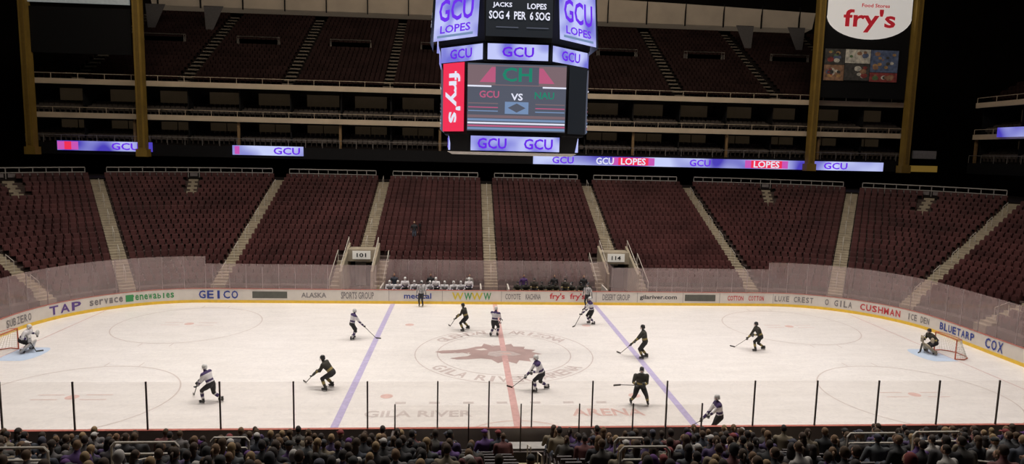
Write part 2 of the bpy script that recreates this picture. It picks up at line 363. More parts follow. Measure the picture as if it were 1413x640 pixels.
for S in secs:
    mb=MB();n=1 if S[0]!='A' else 8;pl=[]
    near=(S[0]=='S' and S[1]<0) 
    rows=NR if not near else 15
    for i in range(rows):
        r=R0+i*DEP;t=i*DEP;L=sec_len(S,r)
        g0=g1=.6
        if S[0]=='S' and S[1]>0 and t<4.1:
            if any(abs(S[2]-p)<.1 for p in PORT):g0=2.2
            if any(abs(S[3]-p)<.1 for p in PORT):g1=2.2
        u0=g0/L;u1=1-g1/L;vs=[];fs=[]
        for k in range(n+1):
            u=u0+(u1-u0)*k/n
            for rr,dz in((r,-DEP),(r,0),(r+DEP,0)):
                x,y,nx,ny=sec_point(S,u,rr);vs.append((x,y,(.85+slope(ny)*(t+dz)) if i>0 or dz==0 else 0))
        for k in range(n):
            a=3*k;fs+=[(a,a+3,a+4,a+1),(a+1,a+4,a+5,a+2)]
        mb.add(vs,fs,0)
        m_=int((u1-u0)*L/.55)
        for k in range(m_):
            u=u0+(u1-u0)*(k+.5)/m_
            if S[0]=='A' and t>14.2 and any(abs((S[3]+(S[4]-S[3])*u)-h)*R(1)*(CR+r)<.62 for h in halfA):continue
            x,y,nx,ny=sec_point(S,u,r+.52)
            pl.append((x,y,.85+slope(ny)*t,math.atan2(-ny,-nx)-math.pi/2))
    inst(mb,seatB if near else seatA,pl,1)
    mb.obj('seating_section',[concrete_shade,seat_dk if near else maroon])
def aisle(kind,val,sx,sy,j0=0,j1=NR*2,wd=1.1,lift=0,rail=True,name='aisle_stairs'):
    mb=MB()
    def fr(r):
        if kind=='S':return val,sy*(HY+r),0,sy
        a=R(val);return sx*(SX+(CR+r)*math.sin(a)),sy*(SY+(CR+r)*math.cos(a)),sx*math.sin(a),sy*math.cos(a)
    hd=[]
    for j in range(j0,j1):
        r=R0+(j+.5)*DEP/2;x,y,nx,ny=fr(r);z=.85+slope(ny)*DEP*j/2+lift
        M=frame((-ny,nx,0),(0,0,1),(x,y,0))
        hgt=.6 if j>0 else z
        mb.box((0,z-hgt/2,0),(wd,hgt,DEP/2+.01),0,M)
        mb.box((0,z+.004,-(DEP/4-.03)),(wd,.01,.05),2,M)
        if (j-j0)%7==3: hd.append((x,y,z,nx,ny))
    if rail:
        for x,y,z,nx,ny in hd:
            sl=slope(ny);a=(x-nx*.5,y-ny*.5,z-.5*sl);b=(x+nx*.5,y+ny*.5,z+.5*sl)
            mb.tube([a,(a[0],a[1],a[2]+.85),(b[0],b[1],b[2]+.85),b],.022,1,5)
    mb.obj(name,[concrete,railw,mat('step_nosing_yellow',(.42,.36,.22),.7,noise=.1)])
for X in XA:
    aisle('S',X,0,1,j0=10 if X in PORT else 0)
    aisle('S',X,0,-1,j1=30)
for sx in(-1,1):
    for sy in(1,-1):
        for a in(33,60,90):aisle('A',a,sx,sy)
    for a in halfA:aisle('A',a,sx,1,j0=36,wd=.9,rail=False,name='upper_exit_stairs')
whitel=mat('portal_sign_white',(.6,.58,.54),.5,noise=.03,em=.15,emc=(1,.95,.85))
for X in PORT:
    p=MB();y0,y1=15.4,19.9
    for s in(-1,1):
        p.add([(X+s*1.15,y0,0),(X+s*1.15,y1,0),(X+s*1.15,y1,3.75),(X+s*1.15,y0,2.05),(X+s*1.35,y0,0),(X+s*1.35,y1,0),(X+s*1.35,y1,3.75),(X+s*1.35,y0,2.05)],[(0,1,2,3),(7,6,5,4),(0,3,7,4),(3,2,6,7),(1,5,6,2)],0)
        for j in range(8): p.box((X+s*1.78,15.6+j*.54,(.5+.25*j)/2),(.84,.54,.5+.25*j),0)
        p.tube([(X+s*2.15,15.5,.5),(X+s*2.15,15.5,1.4),(X+s*2.15,19.4,3.2),(X+s*2.15,19.4,2.3)],.03,3,5)
        p.tube([(X+s*1.25,15.5,2.0),(X+s*1.25,15.5,2.5),(X+s*1.25,19.6,4.3),(X+s*1.25,19.6,3.7)],.03,3,5)
    p.box((X,18.4,2.9),(2.3,.2,1.0),0);p.box((X,19.2,3.3),(2.3,1.5,.2),0)
    p.box((X,18.27,2.95),(1.5,.06,.7),1);p.box((X,19.85,1.3),(2.3,.1,2.6),2)
    p.box((X-.3,19.78,1.1),(.9,.06,2.1),4)
    p.text('101' if X<0 else '114',.8,.35,frame((1,0,0),(0,0,1),(X,18.22,2.95)),2,z=.02)
    p.obj('concourse_portal',[concrete,whitel,black,railw,greym])
cr=MB();sweep(cr,[(R0+DEP*NR,-.6),(R0+DEP*NR,0),(36,0)],0,zf=lambda ny:ztop(ny));cr.obj('upper_concourse_floor',[darkwall])
for S in secs:
    if S[0]=='S' and S[1]<0:continue
    mb=MB();r=R0+DEP*NR+.25;L=sec_len(S,r);n=max(2,int(L/1.1));P=[]
    for k in range(n+1):
        u=.9/L+(1-1.8/L)*k/n;x,y,nx,ny=sec_point(S,u,r);z=ztop(ny);P.append((x,y,z))
        mb.box((x,y,z+.5),(.06,.06,1.0),0)
    mb.tube([(x,y,z+1.0) for x,y,z in P],.06,0,4);mb.tube([(x,y,z+.55) for x,y,z in P],.05,0,4)
    for k in range(n):
        a,b_=P[k],P[k+1];d=(Vector(b_)-Vector(a));M=frame(d,(0,0,1),((a[0]+b_[0])/2,(a[1]+b_[1])/2,a[2]+.3))
        mb.box((0,0,0),(d.length*.7,.34,.05),1,M)
    mb.obj('drink_rail',[mat('drink_rail_paint',(.34,.32,.30),.5,noise=.1),mat('rail_panel_grey',(.16,.14,.14),.6,noise=.1)])

# ------------------------------------------------------------------ upper tiers
def tier_seats(name,x0,x1,y0,z0,rows,dz,aisles=(),M=None,dy=.9,sm=None):
    mb=MB();pl=[]
    for i in range(rows):
        y=y0+i*dy;z=z0+i*dz
        mb.add([(x0,y,z-dz),(x1,y,z-dz),(x1,y,z),(x0,y,z),(x1,y+dy,z),(x0,y+dy,z)],[(0,1,2,3),(3,2,4,5)],0)
        n=int((x1-x0)/.55)
        for k in range(n):
            x=x0+(k+.5)*.55
            if any(abs(x-a)<.75 for a in aisles):continue
            pl.append((x,y+.5,z,math.pi))
        for a in aisles:
            mb.box((a,y+dy/2,z-.1),(1.1,dy,.26),2)
            mb.box((a,y+dy*.75,z+.1),(1.1,dy/2,.26),2)
    inst(mb,seatA,pl,1)
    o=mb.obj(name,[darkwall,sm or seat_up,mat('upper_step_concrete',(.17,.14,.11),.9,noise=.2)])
    if M is not None:o.matrix_world=M
dimglow=mat('dim_suite_interior',(.05,.038,.03),.9,noise=.5,nscale=.3,em=.012,emc=(1,.7,.4))
suite_seat=mat('suite_seat_charcoal',(.085,.07,.062),.6,noise=.3,nscale=.4,spec=.2)
def balconies(M,x0,x1,up_rows,main=False):
    def put(mb,nm,ms):
        o=mb.obj(nm,ms);o.matrix_world=M
    f=MB();f.box(((x0+x1)/2,42,11.1),(x1-x0,12.4,1.1),0);f.box(((x0+x1)/2,35.74,11.2),(x1-x0,.1,1.2),0)
    f.tube([(x0,35.8,12.6),(x1,35.8,12.6)],.03,1,4)
    x=x0
    while x<x1: f.box((x,35.8,12.2),(.04,.04,.9),1);x+=1.8
    put(f,'suite_level_slab',[black,mat('balcony_rail_grey',(.25,.23,.21),.5,noise=.1)])
    for z in(14.55,18.05):
        f=MB();f.box(((x0+x1)/2,42.2,z),(x1-x0,12,.35),1);f.box(((x0+x1)/2,36.1,z+.12),(x1-x0,.22,.55),0)
        f.tube([(x0,36.15,z+.95),(x1,36.15,z+.95)],.03,0,4)
        x=x0
        while x<x1: f.box((x,36.15,z+.65),(.04,.04,.6),0);x+=2.7
        put(f,'balcony_fascia',[beige,black])
    tier_seats('suite_seating',x0,x1,36.6,11.95,3,.32,M=M,sm=suite_seat)
    tier_seats('suite_seating',x0,x1,36.8,14.9,3,.32,M=M,sm=suite_seat)
    s=MB();s.box(((x0+x1)/2,40.9,14.7),(x1-x0,.1,6.4),0)
    x=x0;k=0
    while x<x1:
        s.box((x,38.9,13.4),(.14,3.8,3.3),1);s.box((x,38.9,16.6),(.14,3.8,3.3),1)
        if k%2==0: s.box((x,36.5,13.2),(.26,.22,3.2),2)
        s.box((x+2.7,40.8,13.6),(3.6,.1,1.7),3);s.box((x+2.7,40.8,17.0),(3.6,.1,1.6),3)
        s.box((x+2.7,40.74,13.6),(.08,.08,1.7),0);s.box((x+1.4,40.5,12.9),(.5,.4,.5),2)
        x+=5.4;k+=1
    put(s,'suite_partitions',[darkwall,black,mat('wood_post',(.26,.16,.07),.6,noise=.2),dimglow])
    A=[a for a in(-44,-33,-22,-11.1,-.2,10.7,21.8,33,44) if x0<a<x1]
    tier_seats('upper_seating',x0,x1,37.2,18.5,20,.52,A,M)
    v=MB()
    for a in A:
        for s_ in(-1,1):
            cx=a+s_*5.4
            v.tube([(cx-2.4,46.2,24.0),(cx-2.4,46.2,24.9),(cx+2.4,46.2,24.9),(cx+2.4,46.2,24.0)],.05,0,4)
            v.box((cx,46.25,24.2),(4.8,.08,.8),1)
    put(v,'vomitory_guard_rail',[mat('upper_rail_paint',(.24,.21,.18),.6,noise=.1),mat('upper_panel_dark',(.06,.05,.045),.8,noise=.2)])
balconies(Matrix.Identity(4),-48.5,48.5,20,True)
for s in(1,-1):
    balconies(Matrix.Translation((s*18.5,2,0))@Matrix.Rotation(-s*math.pi/2,4,'Z'),-32,32,12)
sf=MB()
N=24
vs=[];fs=[]
for k in range(N+1):
    x=-43+88*k/N;sag=.9*math.sin(math.pi*k/N)
    vs+=[(x,53.6,29.6),(x,52.9,31.6+sag),(x,56,32.2+sag),(x,56,29.4)]
for k in range(N):
    a=4*k;fs+=[(a,a+4,a+5,a+1),(a+1,a+5,a+6,a+2),(a+3,a+7,a+4,a)]
sf.add(vs,fs,0)
for k in range(17): sf.box((-42+5.3*k,53.0,30.8),(.12,.3,3.0),1)
sf.obj('roof_soffit_panel',[mat('soffit_beige_glow',(.40,.32,.24),.8,noise=.15,nscale=.3,em=.05,emc=(.9,.7,.5)),black])  # weak emission puts light on the soffit into its colour
for x in(-47.3,-36.2,36.2,47.3):
    c=MB();c.box((x,34.9,24.5),(.75,.8,28));c.box((x,34.9,10.9),(1.1,1.0,.8));c.box((x,34.9,25),(.3,.95,27),1);c.obj('mustard_roof_column',[gold,mat('mustard_dark',(.2,.125,.025),.6,noise=.1)])
signw=mat('sign_white',(.7,.68,.66),.5,noise=.03,em=.36,emc=(1,.95,.90))
signr=mat('sign_red',(.55,.02,.03),.5,noise=0,em=.25,emc=(.7,.03,.05))
sg=MB();Mx=frame((1,0,0),(0,0,1),(41.8,34.9,27.4))
sg.rect(Mx,0,1.9,9.7,3.4,0,.0)
pts=[(-4.85,.2)]+[(4.9*math.cos(R(a))-0.0,.2+2.5*math.sin(R(a))) for a in range(-175,0,10)]+[(4.85,.2)]
sg.add([(x,y,.0) for x,y in pts],[tuple(range(len(pts)))],0,Mx)
sg.text("fry's",6.0,2.5,Mx,1,z=.05,y=-.3);sg.text('Food Stores',3.2,.4,Mx,1,z=.05,y=1.35,x=.6)
sg.box((41.8,35.1,24.3),(9.9,.15,11.2),2)
Ms=frame((1,0,0),(0,0,1),(41.3,34.98,22.3))
sg.rect(Ms,0,0,8.9,3.6,3,.05)
cols_=[('photo_brown',(.22,.12,.07)),('photo_cream',(.42,.38,.31)),('photo_blue',(.08,.10,.16)),('photo_red',(.20,.04,.035)),('photo_dark',(.05,.045,.04)),('photo_orange',(.32,.18,.07)),('photo_green',(.09,.14,.06))]
cm=[signw,signr,black,black]
for i,(nn,c) in enumerate(cols_): cm.append(mat(nn,c,.6,noise=.6,nscale=2.5,em=.15,emc=c))
for x,y,w,h,m in((-3.1,.85,2.3,1.7,8),(-.45,.95,2.9,1.5,5),(2.65,.5,3.2,2.4,6),(-3.1,-.88,2.3,1.7,4),(-.45,-.75,2.9,1.8,8),(2.65,-1.25,3.2,1.0,7)): sg.rect(Ms,x,y,w,h,m,.07)
rs=random.Random(3)
for cx,cy,w,h in((-3.1,.85,2.0,1.4),(-.45,.95,2.5,1.2),(2.65,.5,2.8,2.1),(-3.1,-.88,2.0,1.4),(-.45,-.75,2.5,1.5),(2.65,-1.25,2.8,.7)):
    for i in range(11):
        a=rs.uniform(.12,.42);sg.disc(Ms,cx+rs.uniform(-.5,.5)*(w-2*a),cy+rs.uniform(-.5,.5)*max(.05,h-1.4*a),a,a*.7,rs.choice([4,5,6,7,8,9,9,10,4,5]),.09+.004*i)
sg.obj('hanging_banner_sign',cm)
sg=MB();sg.box((-42,35.0,28.4),(10.0,.2,5),0);sg.box((-42,35.1,23.2),(10,.15,4.6),1);sg.obj('hanging_banner_sign',[mat('banner_grey',(.4,.42,.42),.6,noise=.1,em=.12,emc=(.8,.9,.9)),black])
for X,s in((-41,1),(-34,1),(34,-1),(41,-1)):
    p=MB();p.add([(X-1.2,50,29),(X+1.2,50,29),(X-s*.9,50,24.5)],[(0,1,2)],0);p.tube([(X-1.2,50,29),(X+1.2,50,29)],.05,0,4);p.obj('hanging_pennant',[mat('pennant_grey',(.12,.11,.11),.8,noise=.1)])
# LED ribbons
led=led_mat('led_ribbon_lavender',(.07,.05,.50),(.60,.66,1.0),.22,.95)
ledp=mat('led_purple',(.02,.01,.05),.4,noise=0,em=1.0,emc=(.14,.02,.80))
ledr=mat('led_red',(.05,.0,.0),.4,noise=0,em=1.0,emc=(.85,.03,.09))
ledwh=mat('led_white',(.1,.1,.1),.4,noise=0,em=.9,emc=(.80,.82,.98))
ledpk=mat('led_magenta',(.05,.0,.03),.4,noise=0,em=.9,emc=(.62,.10,.50))
def ribbon(x0,x1,z0,z1,M=None,items=()):
    r=MB();r.box(((x0+x1)/2,35.6,(z0+z1)/2),(x1-x0,.16,z1-z0),0)
    F=frame((1,0,0),(0,0,1),(0,35.5,(z0+z1)/2))
    for x,w,t,m in items:
        if t: r.text(t,w,.75,F,m,z=.04,x=x)
        else:
            r.rect(F,x,0,w,.85,m,.03)
            if m==2: r.rect(F,x-w/2-.35,0,.7,.85,4,.03);r.rect(F,x+w/2+.35,0,.7,.85,4,.03)
    o=r.obj('led_ribbon_board',[led,ledp,ledr,ledwh,ledpk])
    if M is not None:o.matrix_world=M
ribbon(-45.2,-35.6,11.0,12.0,items=((-44.1,.7,None,2),(-38.3,2.8,'GCU',1)))
ribbon(-27.3,-19.9,10.9,11.9,items=((-26.8,.5,None,4),(-21.6,2.8,'GCU',1),))
ribbon(5,45.3,10.6,11.6,items=((8.3,2.4,'GCU',1),(13,2,'GCU',3),(16.2,3.4,None,2),(16.2,2.8,'LOPES',3),(23.8,2.4,'GCU',1),(31.5,3.6,None,2),(31.5,3,'LOPES',3),(39.6,2.8,'GCU',1)))
ME=Matrix.Translation((18.5,2,0))@Matrix.Rotation(-math.pi/2,4,'Z')
ribbon(-28,-16,14.6,15.6,ME,items=((-20,2.4,'GCU',1),))
g=MB();g.box((49.9,35.2,11.0),(3.2,.2,.7),0);g.box((49.9,35.3,12.6),(2.8,.2,.9),1);g.obj('directional_sign',[mat('sign_gold',(.3,.19,.03),.5,noise=.05,em=.12,emc=(.8,.5,.1)),greym])

# ------------------------------------------------------------------ scoreboard
sb=MB();CX,CY=.1,0.
def ngon(ap,n=8,off=22.5):
    rr=ap/math.cos(math.pi/n);return [(CX+rr*math.cos(R(off+360*k/n)),CY+rr*math.sin(R(off+360*k/n))) for k in range(n)]
def prism(p0,z0,p1,z1,m):
    n=len(p0);vs=[(x,y,z0) for x,y in p0]+[(x,y,z1) for x,y in p1]
    sb.add(vs,[(k,(k+1)%n,n+(k+1)%n,n+k) for k in range(n)]+[tuple(range(n-1,-1,-1)),tuple(range(n,2*n))],m)
def chamf(a,c): return [(CX+x,CY+y) for x,y in((a,-c),(a,c),(c,a),(-c,a),(-a,c),(-a,-c),(-c,-a),(c,-a))]
def face(ang,ap,z):
    n=(math.cos(R(ang)),math.sin(R(ang)));return frame((-n[1],n[0],0),(0,0,1),(CX+n[0]*ap,CY+n[1]*ap,z))
SBM=[black,led_mat('screen_lavender',(.17,.17,.66),(.54,.58,.95),.7,1.0),ledp,ledwh,ledr,mat('screen_off_black',(.012,.014,.02),.35,noise=0,em=.02,emc=(.3,.4,.5)),
 mat('scoreboard_rim',(.45,.42,.38),.5,noise=.05),mat('screen_teal',(0,0,0),.4,noise=0,em=.8,emc=(.02,.28,.18)),mat('screen_pink',(0,0,0),.4,noise=0,em=.8,emc=(.60,.13,.26)),
 mat('screen_slate',(0,0,0),.4,noise=0,em=.9,emc=(.10,.11,.15)),mat('screen_plum',(0,0,0),.4,noise=0,em=.9,emc=(.22,.15,.17)),mat('screen_skyblue',(0,0,0),.4,noise=0,em=.9,emc=(.20,.30,.5)),mat('scoreboard_steel',(.05,.05,.055),.5,metal=.4,noise=.1)]
prism(chamf(3.7,2.5),12.75,chamf(3.8,2.6),16.35,0)
prism(chamf(3.3,2.3),11.85,chamf(3.45,2.4),12.75,0)
prism(ngon(3.3),11.7,ngon(3.55),11.85,6)
prism(ngon(3.9),16.35,ngon(4.0),17.35,0)
prism(ngon(4.05),17.35,ngon(4.4),22.6,0)
prism(ngon(4.7),22.6,ngon(4.7),22.9,12)
for k in range(8):
    a=R(45*k);sb.tube([(CX+4*math.cos(a),CY+4*math.sin(a),22.8),(CX+2*math.cos(a),CY+2*math.sin(a),40.1)],.05,12,6)
for k in range(8):
    a=-90+45*k
    F=face(a,3.97,16.85);sb.rect(F,0,0,3.05,.78,1,.05);sb.text('GCU',1.6,.5,F,2,z=.08)
    F=face(a,4.24,19.95)@Matrix.Rotation(R(-3.8),4,'X')
    if k%2==0:
        sb.rect(F,0,0,3.3,4.9,5,.10)
        sb.text('JACKS',.95,.28,F,3,z=.13,y=-.95,x=-.85);sb.text('LOPES',.95,.28,F,3,z=.13,y=-.95,x=.85);sb.text('SOG 4  PER  6 SOG',3.0,.40,F,3,z=.13,y=-1.42)
        sb.text('12:47',2.4,.8,F,4,z=.13,y=1.4);sb.rect(F,-.6,-2.0,1.1,.04,9,.13);sb.rect(F,.9,-2.0,1.1,.04,9,.13)
    else:
        sb.rect(F,0,0,3.2,4.9,1,.10)
        sb.text('GCU',2.5,1.15,F,2,z=.13,y=-.95);sb.text('LOPES',2.2,.4,F,2,z=.13,y=-1.9);sb.text('GCU',2.4,1.2,F,2,z=.13,y=1.2);sb.rect(F,0,-2.25,2.6,.12,11,.13)
for k in range(4):
    a=-90+90*k
    F=face(a,3.77,14.6)
    sb.rect(F,0,0,5.0,3.35,9,.10)
    sb.rect(F,0,1.1,5.0,1.0,10,.11)
    sb.add([(-1.9,.75,.12),(1.9,.75,.12),(1.3,1.5,.12),(-1.3,1.5,.12)],[(0,1,2,3)],8,F)
    sb.add([(-1.1,.65,.13),(1.1,.65,.13),(1.1,1.55,.13),(-1.1,1.55,.13)],[(0,1,2,3)],9,F)
    sb.text('CH',1.5,.7,F,7,z=.15,y=1.15);sb.rect(F,-1.9,.55,1.2,.08,3,.14);sb.rect(F,1.9,.55,1.2,.08,3,.14)
    sb.text('GCU',1.0,.35,F,8,z=.14,x=-1.4,y=.15);sb.text('VS',.6,.35,F,3,z=.14,x=0,y=.05);sb.text('NAU',1.0,.35,F,7,z=.14,x=1.4,y=.15)
    sb.rect(F,0,-.5,1.2,.6,11,.13);sb.add([(-.45,-.5,.15),(0,-.27,.15),(.45,-.5,.15),(0,-.73,.15)],[(0,1,2,3)],9,F)
    for i,(y,h,m) in enumerate(((-.95,.2,10),(-1.12,.16,11),(-1.28,.12,3),(-1.42,.12,8),(-1.56,.16,11))): sb.rect(F,0,y,4.96,h*.7,m,.13)
    for x in(-1.7,1.7): sb.rect(F,x,-.3,1.5,.05,10,.13);sb.rect(F,x,-.5,1.5,.05,8,.13);sb.rect(F,x,-.68,1.5,.05,11,.13)
    F=face(a,3.40,12.3);sb.rect(F,0,0,4.6,.75,1,.08);sb.text('GCU',1.5,.55,F,2,z=.12,x=-1.2);sb.text('GCU',1.5,.55,F,2,z=.12,x=1.2)
    F=face(a-45,(3.75+2.55)/math.sqrt(2),14.6)
    if k%2==0:
        sb.rect(F,0,0,1.55,3.45,4,.09)
        sb.text("fry's",2.6,1.1,F@Matrix.Rotation(R(-90),4,'Z'),3,z=.13)
    else: sb.rect(F,0,0,1.55,3.45,5,.09)
sb.obj('center_hung_scoreboard',SBM)

# ------------------------------------------------------------------ PEOPLE
skin=mat('skin',(.50,.28,.19),.6,noise=.05);hairb=mat('hair_dark',(.02,.013,.01),.6,noise=.2,nscale=20)
jw=mat('jersey_white',(.60,.58,.60),.8,noise=.06);jd=mat('jersey_black',(.026,.023,.017),.8,noise=.1)
purple=mat('purple_cloth',(.04,.02,.09),.8,noise=.05);goldc=mat('gold_cloth',(.26,.20,.07),.8,noise=.05)
pants=mat('hockey_pants_black',(.014,.013,.015),.8,noise=.1);skate=mat('skate_boot',(.02,.02,.02),.4,noise=.05);steel=mat('blade_steel',(.6,.6,.62),.3,metal=.9,noise=0)
stickm=mat('stick_shaft',(.04,.035,.03),.5,noise=.05);helw=mat('helmet_white',(.6,.6,.6),.3,noise=.03);helb=mat('helmet_black',(.015,.015,.017),.3,noise=.03)
eyew=mat('eye_white',(.7,.7,.7),.3,noise=0);mouth=mat('lips',(.35,.10,.09),.5,noise=0);padw=mat('goalie_pad_white',(.5,.48,.47),.6,noise=.08);padd=mat('goalie_pad_tan',(.30,.25,.18),.6,noise=.08)
def ik(a,b,l1,l2,pole):
    a=Vector(a);b=Vector(b);d=(b-a).length
    if d>(l1+l2)*.995: k=d/((l1+l2)*.995);l1*=k;l2*=k
    u=(b-a).normalized();x=(l1*l1-l2*l2+d*d)/(2*d);h=math.sqrt(max(0,l1*l1-x*x))
    p=Vector(pole);p=(p-u*p.dot(u)).normalized();return a+u*x+p*h
def seg_d(p,a,b):
    ab=b-a;t=max(0,min(1,(p-a).dot(ab)/ab.length_squared));return (p-(a+ab*t)).length,t
def limb(mb,pts,rad):
    mb.tube(pts,rad,0,10)
    for p,r in zip(pts,rad):mb.ell(p,(r,r,r),0,nu=10,nv=6)
def hand(mb,wrist,dirv,palmn,m,sc_=1.,curl=.9):
    d=Vector(dirv).normalized();n=Vector(palmn);n=(n-d*n.dot(d));n=n.normalized() if n.length>1e-3 else Vector((0,0,1));s=d.cross(n)
    M=Matrix(((s.x,d.x,n.x,wrist[0]),(s.y,d.y,n.y,wrist[1]),(s.z,d.z,n.z,wrist[2]),(0,0,0,1)))
    k=sc_
    mb.ell((0,.05*k,0),(.044*k,.055*k,.019*k),m,M,nu=8,nv=6)
    for i,L in enumerate((.068,.078,.072,.056)):
        x=(-.030+.020*i)*k;c=curl;p=Vector((x,.09*k,0));P=[p.copy()]
        a=.0
        for j,fr_ in enumerate((.45,.32,.23)):
            a+=c*(.75+.1*j);p=p+Vector((0,math.cos(a),math.sin(a)))*L*k*fr_;P.append(p.copy())
        mb.tube(P,[.0095*k,.009*k,.008*k,.006*k],m,5,M)
    mb.tube([(-.035*k,.03*k,0),(-.06*k,.055*k,.015*k),(-.05*k,.08*k,.035*k)],[.012*k,.011*k,.008*k],m,5,M)
def headfn(v):
    x,y,z=v
    if z<-.1: k=1+(z+.1)*.45;x*=k;y=y*(1+(z+.1)*.2)+.06*(-z)
    if abs(z)<.25 and y>.75 and abs(x)>.2: y*=.94
    return(x,y,z)
def head(mb,c,fwd,up,hair,SK,HR,EY,MO,HE=None,VI=None,seed=0):
    f_=Vector(fwd).normalized();u=Vector(up);u=(u-f_*u.dot(f_)).normalized();r=f_.cross(u)
    M=Matrix(((r.x,f_.x,u.x,c[0]),(r.y,f_.y,u.y,c[1]),(r.z,f_.z,u.z,c[2]),(0,0,0,1)))
    mb.ell((0,0,0),(.076,.096,.118),SK,M,nu=14,nv=10,fn=headfn)
    mb.add([(-.009,.088,.02),(.009,.088,.02),(.016,.094,-.03),(-.016,.094,-.03),(0,.118,-.026)],[(0,1,4),(1,2,4),(2,3,4),(3,0,4)],SK,M)
    for s in(-1,1):
        mb.ell((s*.03,.085,.012),(.012,.008,.008),EY,M,nu=6,nv=4);mb.ell((s*.03,.091,.012),(.005,.004,.005),HR,M,nu=5,nv=4)
        mb.ell((s*.078,-.005,-.005),(.010,.02,.03),SK,M,nu=6,nv=5);mb.box((s*.03,.09,.032),(.026,.008,.006),HR,M)
    mb.ell((0,.086,-.06),(.024,.010,.007),MO,M,nu=8,nv=4)
    if hair=='short': mb.ell((0,-.018,.026),(.083,.094,.108),HR,M,nu=12,nv=8)
    if hair=='long':
        mb.ell((0,-.02,.024),(.088,.098,.112),HR,M,nu=12,nv=8);mb.ell((0,-.065,-.10),(.085,.05,.15),HR,M,nu=10,nv=8)
    if hair=='tail':
        mb.ell((0,-.018,.026),(.083,.094,.108),HR,M,nu=12,nv=8);mb.tube([(0,-.10,.05),(0,-.15,.02),(0,-.14,-.07),(0,-.12,-.14)],[.02,.032,.028,.01],HR,6,M)
    if hair=='cap':
        mb.ell((0,-.018,.01),(.081,.09,.10),HR,M,nu=12,nv=8);mb.ell((0,-.005,.052),(.086,.102,.085),HE,M,nu=12,nv=8);mb.box((0,.12,.055),(.11,.09,.010),HE,M)
    if hair=='hood':
        mb.ell((0,-.03,.01),(.10,.105,.135),HE,M,nu=12,nv=8);
    if hair=='helmet':
        mb.ell((0,-.012,.045),(.096,.118,.105),HE,M,nu=14,nv=8);mb.ell((0,-.06,-.02),(.088,.07,.075),HE,M,nu=10,nv=6)
        for s in(-1,1): mb.ell((s*.086,0,-.03),(.014,.035,.045),HE,M,nu=6,nv=5);mb.tube([(s*.085,.01,-.06),(s*.03,.05,-.118),(0,.06,-.125)],.006,HE,4,M)
        for z in(-.02,-.055,-.09): mb.tube([(-.085,.06,z),(-.05,.118,z),(0,.132,z),(.05,.118,z),(.085,.06,z)],.0035,VI,4,M)
        for x in(-.05,0,.05): mb.tube([(x,.108-abs(x)*.1,.05),(x,.135-abs(x)*.3,-.03),(x,.115-abs(x)*.2,-.11)],.0035,VI,4,M)
